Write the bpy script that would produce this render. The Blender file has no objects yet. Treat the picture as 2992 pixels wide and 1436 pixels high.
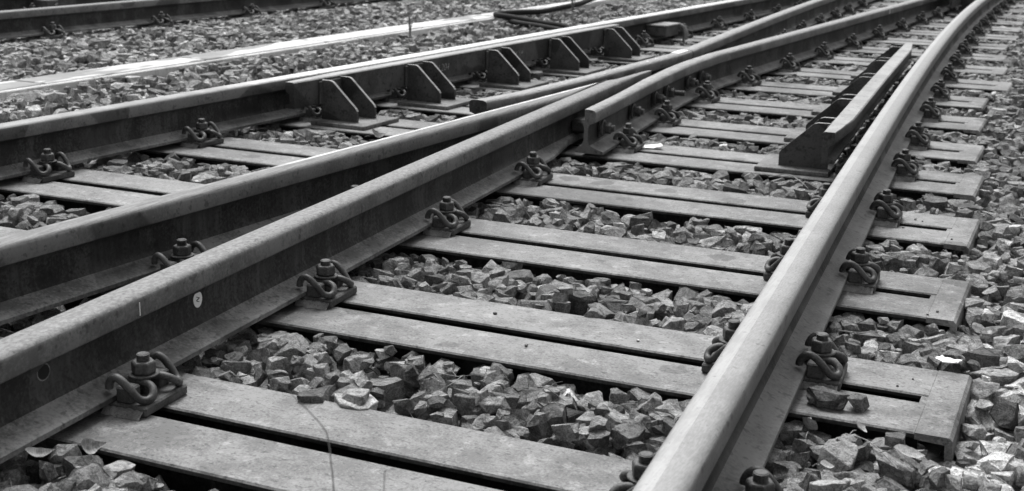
import bpy, bmesh, math, random
import numpy as np
from mathutils import Vector, Matrix

# ------------------------------------------------------------------ camera
sc = bpy.context.scene
COL = sc.collection
CAM_H = 0.8556
cd = bpy.data.cameras.new('camera')
cam = bpy.data.objects.new('camera', cd)
COL.objects.link(cam)
R_ = Vector((0.91336829, 0.40659258, 0.02099606))
U_ = Vector((-0.12306675, 0.22656361, 0.9661902))
F_ = Vector((-0.38808882, 0.88507141, -0.25697404))
m = Matrix((R_, U_, -F_)).transposed().to_4x4()
m.translation = (0, 0, CAM_H)
cam.matrix_world = m
cd.sensor_fit = 'HORIZONTAL'; cd.sensor_width = 36.0; cd.lens = 46.30
cd.clip_start = 0.05; cd.clip_end = 500
cd.dof.use_dof = True; cd.dof.focus_distance = 2.75; cd.dof.aperture_fstop = 9.0
sc.camera = cam

# ------------------------------------------------------------------ sky, sun, exposure
SUN_EL, SUN_AZ = math.radians(58), math.radians(-35)     # azimuth from +Y towards +X
w = bpy.data.worlds.new('World'); sc.world = w; w.use_nodes = True
nt = w.node_tree; nt.nodes.clear()
sky = nt.nodes.new('ShaderNodeTexSky'); sky.sky_type = 'NISHITA'; sky.sun_disc = False
sky.sun_elevation = SUN_EL; sky.sun_rotation = SUN_AZ
sky.air_density = 1.0; sky.dust_density = 4.0; sky.ozone_density = 1.0
bw = nt.nodes.new('ShaderNodeRGBToBW')                     # a grey overcast sky
bg = nt.nodes.new('ShaderNodeBackground'); bg.inputs['Strength'].default_value = 0.105
out = nt.nodes.new('ShaderNodeOutputWorld')
nt.links.new(sky.outputs[0], bw.inputs[0]); nt.links.new(bw.outputs[0], bg.inputs[0]); nt.links.new(bg.outputs[0], out.inputs[0])
sl = bpy.data.lights.new('sun', 'SUN'); sl.energy = 1.5; sl.angle = math.radians(24); sl.color = (1, 1, 1)
so = bpy.data.objects.new('sun', sl); COL.objects.link(so)
sd = Vector((math.sin(SUN_AZ) * math.cos(SUN_EL), math.cos(SUN_AZ) * math.cos(SUN_EL), math.sin(SUN_EL)))
so.rotation_euler = sd.to_track_quat('Z', 'Y').to_euler(); so.location = sd * 20
vs = sc.view_settings
vs.view_transform = 'Standard'; vs.look = 'None'; vs.exposure = 1.14; vs.gamma = 1.0; vs.use_curve_mapping = False

rng = np.random.default_rng(7)
random.seed(7)
PI = math.pi

# ------------------------------------------------------------------ helpers
def link(o, parent=None):
    COL.objects.link(o)
    if parent is not None: o.parent = parent
    return o

def tag(o, label=None, cat=None, group=None, kind=None):
    if label: o['label'] = label
    if cat: o['category'] = cat
    if group: o['group'] = group
    if kind: o['kind'] = kind
    return o

def empty(name, loc=(0, 0, 0), rz=0.0):
    o = bpy.data.objects.new(name, None); o.empty_display_size = 0.05
    o.location = loc; o.rotation_euler = (0, 0, rz)
    return link(o)

def mesh(name, v, f, mats=(), mi=None, smooth=False, ang=35):
    me = bpy.data.meshes.new(name)
    me.from_pydata([tuple(map(float, p)) for p in v], [], f)
    for mm in mats: me.materials.append(mm)
    if mi is not None: me.polygons.foreach_set('material_index', mi)
    bm = bmesh.new(); bm.from_mesh(me); bmesh.ops.recalc_face_normals(bm, faces=bm.faces); bm.to_mesh(me); bm.free()
    if smooth:
        me.polygons.foreach_set('use_smooth', [True] * len(me.polygons))
        me.set_sharp_from_angle(angle=math.radians(ang))
    return me

def ob(name, me, parent=None, loc=(0, 0, 0), rot=(0, 0, 0)):
    o = bpy.data.objects.new(name, me); o.location = loc; o.rotation_euler = rot
    return link(o, parent)

def bm_mesh(name, bm, mat, smooth=False, ang=35):
    me = bpy.data.meshes.new(name)
    bmesh.ops.recalc_face_normals(bm, faces=bm.faces)
    bm.to_mesh(me); bm.free(); me.materials.append(mat)
    if smooth:
        me.polygons.foreach_set('use_smooth', [True] * len(me.polygons))
        me.set_sharp_from_angle(angle=math.radians(ang))
    return me

def add_box(bm, x0, x1, y0, y1, z0, z1, bev=0.0):
    r = bmesh.ops.create_cube(bm, size=1.0)
    vs_ = r['verts']
    for v in vs_:
        v.co = Vector(((x0 + x1) / 2 + v.co.x * (x1 - x0), (y0 + y1) / 2 + v.co.y * (y1 - y0), (z0 + z1) / 2 + v.co.z * (z1 - z0)))
    if bev > 0:
        es = list({e for v in vs_ for e in v.link_edges})
        bmesh.ops.bevel(bm, geom=es, offset=bev, segments=1, affect='EDGES', profile=0.5)

def box_mesh(name, x0, x1, y0, y1, z0, z1, mat, bev=0.002):
    bm = bmesh.new(); add_box(bm, x0, x1, y0, y1, z0, z1, bev)
    return bm_mesh(name, bm, mat)

def prism(name, poly, y0, y1, mat, bev=0.0):
    """polygon in XZ extruded along Y"""
    n = len(poly)
    v = [(x, y0, z) for x, z in poly] + [(x, y1, z) for x, z in poly]
    f = [tuple(range(n)), tuple(range(2 * n - 1, n - 1, -1))] + [(i, (i + 1) % n, n + (i + 1) % n, n + i) for i in range(n)]
    me = mesh(name, v, f, [mat])
    if bev:
        bm = bmesh.new(); bm.from_mesh(me)
        bmesh.ops.bevel(bm, geom=list(bm.edges), offset=bev, segments=1, affect='EDGES', profile=0.5)
        bm.to_mesh(me); bm.free()
    return me

def catmull(P, n=6):
    P = [Vector(p) for p in P]; Q = [P[0] * 2 - P[1]] + P + [P[-1] * 2 - P[-2]]
    o = []
    for i in range(1, len(Q) - 2):
        for k in range(n):
            t = k / n
            a, b, c, d = Q[i - 1], Q[i], Q[i + 1], Q[i + 2]
            o.append(0.5 * ((2 * b) + (c - a) * t + (2 * a - 5 * b + 4 * c - d) * t * t + (3 * b - a - 3 * c + d) * t ** 3))
    o.append(P[-1])
    return o

def tube(name, path, rad, mat, seg=10, cap_round=True):
    path = [Vector(p) for p in path]
    n = len(path); rads = rad if isinstance(rad, (list, tuple)) else [rad] * n
    v = []; f = []
    up = Vector((0.13, 0.21, 1)).normalized()
    prev = None
    for i, p in enumerate(path):
        t = (path[min(i + 1, n - 1)] - path[max(i - 1, 0)]).normalized()
        if prev is None: a = t.cross(up).normalized()
        else: a = (prev - t * prev.dot(t)).normalized()
        prev = a; b = t.cross(a)
        for k in range(seg):
            an = 2 * PI * k / seg
            v.append(p + (a * math.cos(an) + b * math.sin(an)) * rads[i])
    for i in range(n - 1):
        for k in range(seg):
            f.append((i * seg + k, i * seg + (k + 1) % seg, (i + 1) * seg + (k + 1) % seg, (i + 1) * seg + k))
    f.append(tuple(range(seg))[::-1]); f.append(tuple((n - 1) * seg + k for k in range(seg)))
    return mesh(name, v, f, [mat], smooth=True, ang=50)

def lathe(name, prof, mat, seg=24, ang=30):
    """prof: list of (r,z) from bottom to top"""
    v = []; f = []
    for r, z in prof:
        for k in range(seg):
            a = 2 * PI * k / seg; v.append((r * math.cos(a), r * math.sin(a), z))
    for i in range(len(prof) - 1):
        for k in range(seg):
            f.append((i * seg + k, i * seg + (k + 1) % seg, (i + 1) * seg + (k + 1) % seg, (i + 1) * seg + k))
    f.append(tuple(range(seg))[::-1]); f.append(tuple((len(prof) - 1) * seg + k for k in range(seg)))
    return mesh(name, v, f, [mat], smooth=True, ang=ang)

# ------------------------------------------------------------------ materials (black-and-white picture: neutral greys)
class N:
    def __init__(s, name):
        s.m = bpy.data.materials.new(name); s.m.use_nodes = True
        s.t = s.m.node_tree; s.b = s.t.nodes['Principled BSDF']
    def n(s, typ, **k):
        x = s.t.nodes.new(typ)
        for a, b in k.items(): setattr(x, a, b)
        return x
    def l(s, a, b): s.t.links.new(a, b)
    def coord(s, scale=(1, 1, 1), rnd=True, world=False):
        tc = s.n('ShaderNodeTexCoord'); mp = s.n('ShaderNodeMapping'); mp.inputs['Scale'].default_value = scale
        src = tc.outputs['Object']
        if world: src = s.n('ShaderNodeNewGeometry').outputs['Position']
        if rnd:
            oi = s.n('ShaderNodeObjectInfo'); ad = s.n('ShaderNodeVectorMath', operation='MULTIPLY_ADD')
            ad.inputs[1].default_value = (17.3, 23.7, 11.1)
            s.l(oi.outputs['Random'], ad.inputs[0]); s.l(src, ad.inputs[2]); src = ad.outputs[0]
        s.l(src, mp.inputs['Vector']); return mp.outputs[0]
    def noise(s, vec, scale, detail=4, rough=0.55, dist=0.0):
        x = s.n('ShaderNodeTexNoise'); x.inputs['Scale'].default_value = scale; x.inputs['Detail'].default_value = detail
        x.inputs['Roughness'].default_value = rough; x.inputs['Distortion'].default_value = dist
        s.l(vec, x.inputs['Vector']); return x.outputs['Fac']
    def ramp(s, fac, a, b, lo=0.0, hi=1.0):
        x = s.n('ShaderNodeMapRange', interpolation_type='SMOOTHSTEP'); x.inputs['From Min'].default_value = a; x.inputs['From Max'].default_value = b
        x.inputs['To Min'].default_value = lo; x.inputs['To Max'].default_value = hi
        s.l(fac, x.inputs['Value']); return x.outputs[0]
    def math(s, op, a, b):
        x = s.n('ShaderNodeMath', operation=op)
        for i, q in enumerate((a, b)):
            if isinstance(q, (int, float)): x.inputs[i].default_value = q
            else: s.l(q, x.inputs[i])
        return x.outputs[0]
    def mix(s, fac, a, b):
        x = s.n('ShaderNodeMix', data_type='FLOAT')
        for nme, q in (('Factor', fac), ('A', a), ('B', b)):
            if isinstance(q, (int, float)): x.inputs[nme].default_value = q
            else: s.l(q, x.inputs[nme])
        return x.outputs['Result']
    def done(s, col, rough=0.7, metal=0.0, bump=None, bstr=0.3, bdist=0.002, spec=0.5):
        cc = s.n('ShaderNodeCombineColor')
        for i in range(3):
            if isinstance(col, (int, float)): cc.inputs[i].default_value = col
            else: s.l(col, cc.inputs[i])
        s.l(cc.outputs[0], s.b.inputs['Base Color'])
        for nme, q in (('Roughness', rough), ('Metallic', metal)):
            if isinstance(q, (int, float)): s.b.inputs[nme].default_value = q
            else: s.l(q, s.b.inputs[nme])
        s.b.inputs['Specular IOR Level'].default_value = spec
        if bump is not None:
            bp = s.n('ShaderNodeBump'); bp.inputs['Strength'].default_value = bstr; bp.inputs['Distance'].default_value = bdist
            s.l(bump, bp.inputs['Height']); s.l(bp.outputs[0], s.b.inputs['Normal'])
        return s.m

def steel(name, lo, hi, rough=0.65, metal=0.0, patches=0.0, streak=False, grain=1.0, spec=0.4, bstr=0.25, wet=0.5):
    k = N(name); c = k.coord(rnd=True)
    a = k.noise(c, 9 * grain, 6, 0.6); b = k.noise(c, 140 * grain, 5, 0.65)
    v = k.ramp(k.math('ADD', k.math('MULTIPLY', a, 0.55), k.math('MULTIPLY', b, 0.45)), 0.41, 0.59, lo, hi)
    if streak:
        sv = k.coord((60, 60, 3.5), rnd=True); st = k.noise(sv, 1.0, 3, 0.6)
        v = k.math('MULTIPLY', v, k.ramp(k.math('ADD', k.math('MULTIPLY', st, 0.55), k.math('MULTIPLY', k.noise(c, 5.0, 4, 0.6), 0.45)), 0.42, 0.60, 0.72, 1.3))
    sp = k.noise(c, 55 * grain, 2, 0.5)
    v = k.math('MULTIPLY', v, k.ramp(sp, 0.60, 0.68, 1.0, 0.55))
    rg = rough
    if patches:
        p = k.noise(c, 3.3, 1, 0.4, 0.3); pm = k.ramp(p, 0.565, 0.58, 0.0, 1.0)
        v = k.math('MULTIPLY', v, k.mix(pm, 1.0, wet)); rg = k.mix(pm, rough, rough * 0.75)
    return k.done(v, rg, metal, b, bstr, 0.0015, spec)

M = {}
M['web'] = steel('rail_web_rust_shade', 0.014, 0.05, 0.8, streak=True, patches=0.5)  # rust, darkened further to paint the shade under rail head and flange
M['side'] = steel('rail_head_side', 0.10, 0.165, 0.6, patches=1, wet=0.45)
M['foot'] = steel('rail_foot', 0.085, 0.19, 0.75, patches=1, wet=0.6)
M['side_pale'] = steel('rail_head_side_pale', 0.09, 0.16, 0.7)
M['r4side'] = steel('polished_rail_side', 0.12, 0.17, 0.6)
M['r4foot'] = steel('polished_rail_foot', 0.09, 0.15, 0.62)
M['clip'] = steel('clip_rust', 0.03, 0.085, 0.55, grain=2)
M['plate'] = steel('plate_rust', 0.04, 0.09, 0.75, grain=2)
M['weld'] = steel('weld_bead', 0.12, 0.22, 0.7, grain=3)
M['guard'] = steel('guard_rust', 0.040, 0.08, 0.75, patches=1, spec=0.3)
M['guardtop'] = steel('guard_top', 0.19, 0.29, 0.55, metal=0.1)
M['edge'] = steel('lit_edge', 0.22, 0.36, 0.6)  # pale tone painting the light on the gusset tops
M['chalk'] = N('chalk').done(0.42, 0.9)
M['hose'] = N('hose_rubber').done(0.014, 0.75, spec=0.15)
M['white'] = N('white_plastic').done(0.75, 0.5)
M['paint'] = N('white_paint').done(0.7, 0.6)
M['ink'] = N('ink').done(0.05, 0.6)

def top_mat(name, lo, hi, r0, r1, metal, y0, y1, dull_lo=None, dull_hi=None, dull_rough=0.6, grain=(30, 2.2, 30)):
    """running surface: polished from y0 on, duller before"""
    k = N(name); c = k.coord(grain, rnd=False); c2 = k.coord((1, 1, 1), rnd=False)
    a = k.noise(c, 6, 5, 0.65); b = k.noise(c2, 170, 4, 0.6); d = k.noise(c2, 11, 4, 0.6)
    v = k.ramp(k.math('ADD', k.math('MULTIPLY', a, 0.5), k.math('ADD', k.math('MULTIPLY', b, 0.2), k.math('MULTIPLY', d, 0.3))), 0.41, 0.59, lo, hi)
    pit = k.noise(c2, 75, 2, 0.5); v = k.math('MULTIPLY', v, k.ramp(pit, 0.66, 0.72, 1.0, 0.6))
    rg = k.ramp(d, 0.35, 0.65, r0, r1); me_ = metal
    if dull_lo is not None:
        tc = k.n('ShaderNodeTexCoord'); sx = k.n('ShaderNodeSeparateXYZ'); k.l(tc.outputs['Object'], sx.inputs[0])
        yy = k.math('ADD', sx.outputs[1], k.math('MULTIPLY', d, 0.5)); pf = k.ramp(yy, y0, y1)
        dv = k.ramp(d, 0.35, 0.65, dull_lo, dull_hi)
        v = k.mix(pf, dv, v); rg = k.mix(pf, dull_rough, rg); me_ = k.mix(pf, 0.0, metal)
    return k.done(v, rg, me_, b, 0.12, 0.001, 0.5)

M['top1'] = top_mat('rail_top_trough_side', 0.6, 0.75, 0.22, 0.32, 0.9, 3.9, 5.2, 0.16, 0.24)
M['top2'] = top_mat('rail_top_dark', 0.06, 0.15, 0.55, 0.7, 0.0, 0, 1)
M['band2'] = top_mat('rail_band_shiny', 0.7, 0.8, 0.2, 0.28, 0.95, 2.85, 3.5, 0.09, 0.18)
M['top3'] = top_mat('rail_top_pale', 0.10, 0.21, 0.6, 0.8, 0.0, 0, 1, grain=(22, 14, 22))
M['top4'] = top_mat('rail_top_polished', 0.165, 0.24, 0.45, 0.6, 0.2, 0, 1, grain=(70, 9, 70))
M['band4'] = top_mat('rail_band_polished', 0.235, 0.30, 0.38, 0.5, 0.25, 0, 1, grain=(60, 4, 60))
M['topc'] = top_mat('rail_top_closure', 0.13, 0.25, 0.5, 0.65, 0.15, 0, 1)

def sleeper_mat():
    k = N('sleeper_steel'); c = k.coord(rnd=False, world=True)
    big = k.noise(c, 2.6, 4, 0.6, 0.5); mid = k.noise(c, 18, 5, 0.65); fine = k.noise(c, 210, 4, 0.7)
    st = k.noise(k.coord((40, 75, 20), rnd=False, world=True), 1.0, 4, 0.65)
    v = k.ramp(k.math('ADD', k.math('MULTIPLY', big, 0.35), k.math('ADD', k.math('MULTIPLY', mid, 0.35), k.math('MULTIPLY', fine, 0.30))), 0.43, 0.57, 0.105, 0.24)
    v = k.math('MULTIPLY', v, k.ramp(st, 0.54, 0.64, 1.0, 0.84))
    sp = k.noise(k.coord((70, 110, 70), rnd=False, world=True), 1.0, 3, 0.6); v = k.math('MULTIPLY', v, k.ramp(sp, 0.575, 0.64, 1.0, 0.55))
    dr = k.n('ShaderNodeTexVoronoi'); dr.inputs['Scale'].default_value = 5.5; k.l(c, dr.inputs['Vector'])
    dm = k.ramp(k.math('ADD', dr.outputs['Distance'], k.math('MULTIPLY', mid, 0.25)), 0.31, 0.34, 0.62, 1.0)
    v = k.math('MULTIPLY', v, dm)
    li = k.noise(c, 24, 3, 0.6); v = k.math('MULTIPLY', v, k.ramp(li, 0.57, 0.66, 1.0, 1.35))
    return k.done(v, k.ramp(mid, 0.4, 0.6, 0.6, 0.78), 0.0, fine, 0.25, 0.001, 0.3)
M['sleeper'] = sleeper_mat()

def stone_mat(name, attr):
    k = N(name); c = k.coord(rnd=False, world=True)
    if attr:
        at = k.n('ShaderNodeAttribute'); at.attribute_name = attr; t = at.outputs['Fac']
    else:
        oi = k.n('ShaderNodeObjectInfo'); t = oi.outputs['Alpha']
    a = k.noise(c, 55, 6, 0.7); b = k.noise(c, 330, 4, 0.7)
    g = k.ramp(k.math('ADD', k.math('MULTIPLY', a, 0.55), k.math('MULTIPLY', b, 0.45)), 0.41, 0.60, 0.55, 1.45)
    ln = k.noise(k.coord((40, 55, 160), rnd=False, world=True), 1.0, 3, 0.6)
    g = k.math('MULTIPLY', g, k.ramp(ln, 0.58, 0.66, 1.0, 1.45))
    dk = k.noise(c, 120, 2, 0.5); g = k.math('MULTIPLY', g, k.ramp(dk, 0.62, 0.68, 1.0, 0.6))
    bh = k.math('ADD', k.math('MULTIPLY', a, 1.0), k.math('MULTIPLY', b, 0.30))
    return k.done(k.math('MULTIPLY', t, g), 0.85, 0.0, bh, 0.8, 0.012, 0.25)
M['stones'] = stone_mat('ballast_stones', 'tone')
M['stone'] = stone_mat('ballast_stone', None)

def ground_mat():
    k = N('ground_grit'); c = k.coord(rnd=False)
    vo = k.n('ShaderNodeTexVoronoi'); vo.inputs['Scale'].default_value = 26; k.l(c, vo.inputs['Vector'])
    a = k.noise(c, 60, 5, 0.6)
    v = k.math('MULTIPLY', k.ramp(a, 0.3, 0.7, 0.03, 0.09), k.ramp(vo.outputs['Distance'], 0.0, 0.7, 1.3, 0.5))
    return k.done(v, 0.95, 0.0, vo.outputs['Distance'], 1.0, 0.02, 0.2)
M['ground'] = ground_mat()

def concrete_mat(name, lo, hi, dark):
    k = N(name); c = k.coord(rnd=True)
    a = k.noise(c, 5, 5, 0.6); b = k.noise(c, 120, 4, 0.6)
    v = k.ramp(k.math('ADD', k.math('MULTIPLY', a, 0.6), k.math('MULTIPLY', b, 0.4)), 0.35, 0.65, lo, hi)
    p = k.noise(k.coord((5, 1.6, 5), rnd=True), 1.0, 3, 0.6, 0.6); v = k.math('MULTIPLY', v, k.ramp(p, 0.50, 0.56, 1.0, dark))
    s_ = k.noise(k.coord((10, 45, 2), rnd=True), 1.0, 3, 0.6); v = k.math('MULTIPLY', v, k.ramp(s_, 0.5, 0.75, 1.0, 0.75))
    return k.done(v, 0.92, 0.0, b, 0.3, 0.001, 0.12)
M['lid'] = concrete_mat('concrete_lid', 0.50, 0.66, 0.5)
M['chan'] = concrete_mat('concrete_channel', 0.48, 0.66, 0.85)

def leaf_mat():
    k = N('dry_leaf'); c = k.coord(rnd=True); a = k.noise(c, 90, 4, 0.6)
    wv = k.n('ShaderNodeTexWave'); wv.inputs['Scale'].default_value = 90; wv.inputs['Distortion'].default_value = 3; k.l(c, wv.inputs['Vector'])
    v = k.math('MULTIPLY', k.ramp(a, 0.3, 0.7, 0.16, 0.42), k.ramp(wv.outputs['Fac'], 0.0, 0.3, 1.2, 1.0))
    return k.done(v, 0.7, 0.0, wv.outputs['Fac'], 0.3, 0.001, 0.3)
M['leaf'] = leaf_mat()
M['twig'] = steel('dry_twig', 0.16, 0.34, 0.8, grain=4)
M['stalk'] = steel('green_stalk', 0.12, 0.22, 0.8, grain=3)
M['box'] = steel('box_paint', 0.06, 0.1, 0.6)
M['pale'] = steel('pale_cap', 0.11, 0.22, 0.6)

# ------------------------------------------------------------------ alignment of the four rails (metre gauge turnout)
G = 1.067
def c4(y):
    if y > 13: return c4(13) + 0.06 * (y - 13)
    return ((0.000206175 * y - 0.000592997) * y - 0.0672745) * y - 0.32286
def c2(y): return (-0.000594833 * y + 0.0870772) * y - 2.118562
def c3(y): return c4(y) - G
def c1(y): return c2(y) - G
def slope(c, y): return (c(y + 0.05) - c(y - 0.05)) / 0.1
ZB = 0.020                     # underside of rail foot above the sleeper top (z = 0)
ZT = ZB + 0.149

def prof_half():
    return [(0.0625, 0.0), (0.0625, 0.0085), (0.0605, 0.0105), (0.027, 0.0205), (0.0145, 0.0275), (0.0085, 0.040), (0.007, 0.055), (0.007, 0.080),
            (0.0085, 0.092), (0.0135, 0.0985), (0.0315, 0.1055), (0.0335, 0.1085), (0.0335, 0.1365), (0.0318, 0.1415), (0.0272, 0.1458), (0.018, 0.1482), (0.006, 0.149)]
HALF = prof_half()
PROF = HALF + [(-x, z) for x, z in HALF[::-1]]          # closed, right side going up, left side going down
NP = len(PROF)
def slots(mode):
    """material slot per profile edge i -> i+1 : 0 web 1 side 2 top 3 foot 4 band"""
    s = []
    for i in range(NP):
        a, b = PROF[i], PROF[(i + 1) % NP]
        z = (a[1] + b[1]) / 2; x = (a[0] + b[0]) / 2
        if z > 0.140: sl_ = 2
        elif z > 0.104: sl_ = 1
        elif z < 0.03 and z > 0.0001: sl_ = 3
        else: sl_ = 0
        if mode == 'band' and z > 0.1405 and x < -0.010: sl_ = 4
        s.append(sl_)
    return s

def rail(name, ys, c, mats, mode='', clip=None, zt=None, cap=1):
    """clip(y, z_rel, x_rel) -> x_rel lets a rail be planed down"""
    v = []; f = []; mi = []; sl_ = slots(mode)
    for y in ys:
        cx = c(y)
        for x, z in PROF:
            if clip: x = clip(y, z, x)
            if zt: z = min(z, zt(y) + 0.15 * max(0, z - zt(y)))
            v.append((cx + x, y, ZB + z))
    for i in range(len(ys) - 1):
        for j in range(NP):
            f.append((i * NP + j, i * NP + (j + 1) % NP, (i + 1) * NP + (j + 1) % NP, (i + 1) * NP + j)); mi.append(sl_[j])
    f.append(tuple(range(NP))); mi.append(cap)
    f.append(tuple((len(ys) - 1) * NP + j for j in range(NP))[::-1]); mi.append(cap)
    me = mesh(name, v, f, [M[q] for q in mats], mi, smooth=True, ang=40)
    return me

def ys_(a, b, st=0.25):
    n = max(2, int(math.ceil((b - a) / st)) + 1)
    return [a + (b - a) * i / (n - 1) for i in range(n)]

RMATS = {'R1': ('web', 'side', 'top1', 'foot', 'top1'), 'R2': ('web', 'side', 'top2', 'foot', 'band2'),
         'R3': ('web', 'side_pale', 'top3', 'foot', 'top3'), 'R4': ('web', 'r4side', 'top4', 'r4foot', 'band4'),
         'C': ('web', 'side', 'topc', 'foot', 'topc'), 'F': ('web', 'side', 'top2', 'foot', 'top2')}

# ---- R1
r1 = ob('running_rail', rail('running_rail', ys_(-4, 20), c1, RMATS['R1']))
tag(r1, 'dark rusty rail along the concrete trough, its top shining beside the long bracketed check rail', 'rail')
# ---- R4
r4 = ob('running_rail', rail('running_rail', ys_(-4, 20), c4, RMATS['R4'], 'band'))
tag(r4, 'pale polished rail curving past the open sleeper ends and loose ballast', 'rail')
# ---- frog point rails
def clip_r2(y, z, x):
    hi = (c3(y) - 0.0335 - 0.001) - c2(y) if z > 0.1 else (c3(y) - c2(y)) / 2 - 0.001
    return min(x, hi)
def clip_r3(y, z, x):
    lo = (c2(y) - 0.0335) - c3(y) + 0.0 if z > 0.1 else (c2(y) - c3(y)) / 2 + 0.001
    hi = 0.0625 if z > 0.09 else (0.0625 if y < 4.05 else 0.03)
    return min(max(x, lo), hi)
r2 = ob('point_rail', rail('point_rail', ys_(-4, 4.2) + ys_(4.25, 4.86, 0.06), c2, RMATS['R2'], 'band', clip_r2))
tag(r2, 'dark rail with a narrow shiny band on its edge, running into the frog point', 'rail')
def clip_r3b(y, z, x):
    x = clip_r3(y, z, x)
    if z > 0.1 and y > 4.85: x = max(x, 0.0255 - 0.0255 * (5.30 - y) / 0.45 - 0.006)
    return x
def c3z(y): return c3(y)
r3 = ob('point_rail', rail('point_rail', ys_(-4, 4.2) + ys_(4.26, 5.29, 0.06), c3, RMATS['R3'], '', clip_r3b, lambda y: 0.149 - 0.012 * max(0, y - 4.8) / 0.49))
tag(r3, 'worn pale-topped rail with a white oval sticker on its web, tapering to the frog tip', 'rail')
# ---- wing rail B with closure rail C2
def lerp_tab(t):
    def f(y):
        if y <= t[0][0]: return t[0][1]
        for (a, b), (c, d) in zip(t, t[1:]):
            if y <= c: return b + (d - b) * (y - a) / (c - a)
        return t[-1][1]
    return f
wb_c = [(4.10, -1.536), (4.35, -1.553), (4.93, -1.597), (5.20, -1.613), (5.45, -1.624), (5.65, -1.627), (5.82, -1.622), (5.95, c2(5.95)), (6.1, c2(6.1))]
wbf = lerp_tab(wb_c)
def cwb(y): return wbf(y) if y < 6.05 else c2(y)
wb_l = lerp_tab([(4.10, -0.006), (4.6, -0.008), (5.0, -0.020), (5.4, -0.030), (5.8, -0.0335), (6.0, -0.0625)])
def clip_wb(y, z, x):
    if z > 0.1: return max(x, max(wb_l(y), -0.0335) if y < 5.9 else -0.0335)
    if z < 0.035 and y < 6.0: return max(x, -0.036)
    return x
wingb = ob('wing_rail', rail('wing_rail', [4.10, 4.2, 4.35, 4.5, 4.7, 4.93, 5.1, 5.2, 5.32, 5.45, 5.55, 5.65, 5.74, 5.82, 5.88, 5.95, 6.02, 6.1] + ys_(6.3, 20), cwb, RMATS['C'], '', clip_wb))
tag(wingb, 'closure rail with sawn-off wing end and a row of big web bolts beside the frog', 'rail')
# ---- wing rail A, joint, closure rail C1
wa_tab = lerp_tab([(4.10, -1.938), (4.35, -1.885), (4.93, -1.829), (5.3, -1.806), (5.6, -1.789), (5.85, -1.772), (6.036, c3(6.036))])
def clip_wa(y, z, x):
    hi = {True: 0.0335}.get(z > 0.1, 0.036 if z < 0.035 else 1)
    return min(x, hi)
winga = ob('wing_rail', rail('wing_rail', [4.10, 4.22, 4.35, 4.6, 4.93, 5.1, 5.3, 5.45, 5.6, 5.72, 5.85, 5.95, 6.036], wa_tab, RMATS['C'], '', clip_wa, None, 0))
tag(winga, 'short flared wing rail with a blunt tapered end beside the shiny-banded rail', 'rail')
cl1 = ob('closure_rail', rail('closure_rail', [6.046] + ys_(6.3, 20), c3, RMATS['C']))
tag(cl1, 'closure rail starting at the gap after the white weld patch on the wing rail', 'rail')
# white weld patch and small paint marks
def strip_on(parent, name, c, y0, y1, x0, x1, z, mat):
    me = mesh(name, [(c(y0) + x0, y0, z), (c(y0) + x1, y0, z), (c(y1) + x1, y1, z), (c(y1) + x0, y1, z),
                     (c(y0) + x0, y0, z - .004), (c(y0) + x1, y0, z - .004), (c(y1) + x1, y1, z - .004), (c(y1) + x0, y1, z - .004)],
              [(0, 1, 2, 3), (0, 1, 5, 4), (1, 2, 6, 5), (2, 3, 7, 6), (3, 0, 4, 7)], [mat])
    return ob(name, me, parent)
strip_on(winga, 'weld_patch', wa_tab, 5.86, 6.02, -0.022, 0.020, ZT + 0.0014, M['paint'])
fr_ = random.Random(11)
for q in range(15):
    y = 4.45 + 1.35 * q / 14 + fr_.uniform(-.03, .03); r0 = fr_.uniform(.002, .0055); ox = fr_.uniform(-.006, .022)
    rim = [(ox + r0 * fr_.uniform(.6, 1.2) * math.cos(t * PI / 4), r0 * fr_.uniform(1.2, 2.6) * math.sin(t * PI / 4)) for t in range(8)]
    ob('paint_fleck', mesh('paint_fleck', [(wa_tab(y + b) + a, y + b, ZT + 0.0006) for a, b in rim], [tuple(range(8))], [M['paint']]), winga)
def side_strip(parent, name, c, y, z0, z1, wd=0.004):
    me = box_mesh(name, c(y) + 0.0330, c(y) + 0.0345, y - wd, y + wd, z0, z1, M['paint'], 0)
    return ob(name, me, parent)
side_strip(r3, 'paint_mark', c3, 1.748, ZT - 0.038, ZT - 0.014, 0.0010)
side_strip(wingb, 'paint_mark', c2, 9.33, ZT - 0.036, ZT - 0.013, 0.012)
# sticker on the web
def sticker():
    n = 24; rim = []
    for i in range(n):
        a = 2 * PI * i / n; k = 1 + 0.05 * math.cos(2 * a + 0.6) + 0.02 * math.sin(3 * a)
        rim.append((0.0140 * k * math.cos(a), 0.0165 * k * math.sin(a)))
    X = 0.0004
    v = [(X, p, q) for p, q in rim] + [(-0.0006, p, q) for p, q in rim]
    f = [tuple(range(n))] + [(i, (i + 1) % n, n + (i + 1) % n, n + i) for i in range(n)]
    return mesh('sticker', v, f, [M['white']])
st = ob('sticker', sticker(), r3, (c3(1.963) + 0.0077, 1.963, 0.0955), (0, 0, -math.atan(slope(c3, 1.9))))
def stroke(p, q, wd=0.0007):
    (a, b), (c, d) = p, q; L = math.hypot(c - a, d - b); nx, nz = -(d - b) / L * wd, (c - a) / L * wd
    return [(0.0008, a + nx, b + nz), (0.0008, c + nx, d + nz), (0.0008, c - nx, d - nz), (0.0008, a - nx, b - nz)]
sv = []; sf = []
for p, q in (((-.006, .0065), (.004, .0025)), ((.004, .0025), (-.007, -.0008)), ((.006, .0022), (-.005, -.0025)), ((-.005, -.0025), (.004, -.0055))):
    b = len(sv); sv += stroke(p, q); sf.append((b, b + 1, b + 2, b + 3))
ob('printed_mark', mesh('printed_mark', sv, sf, [M['ink']]), st)
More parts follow.
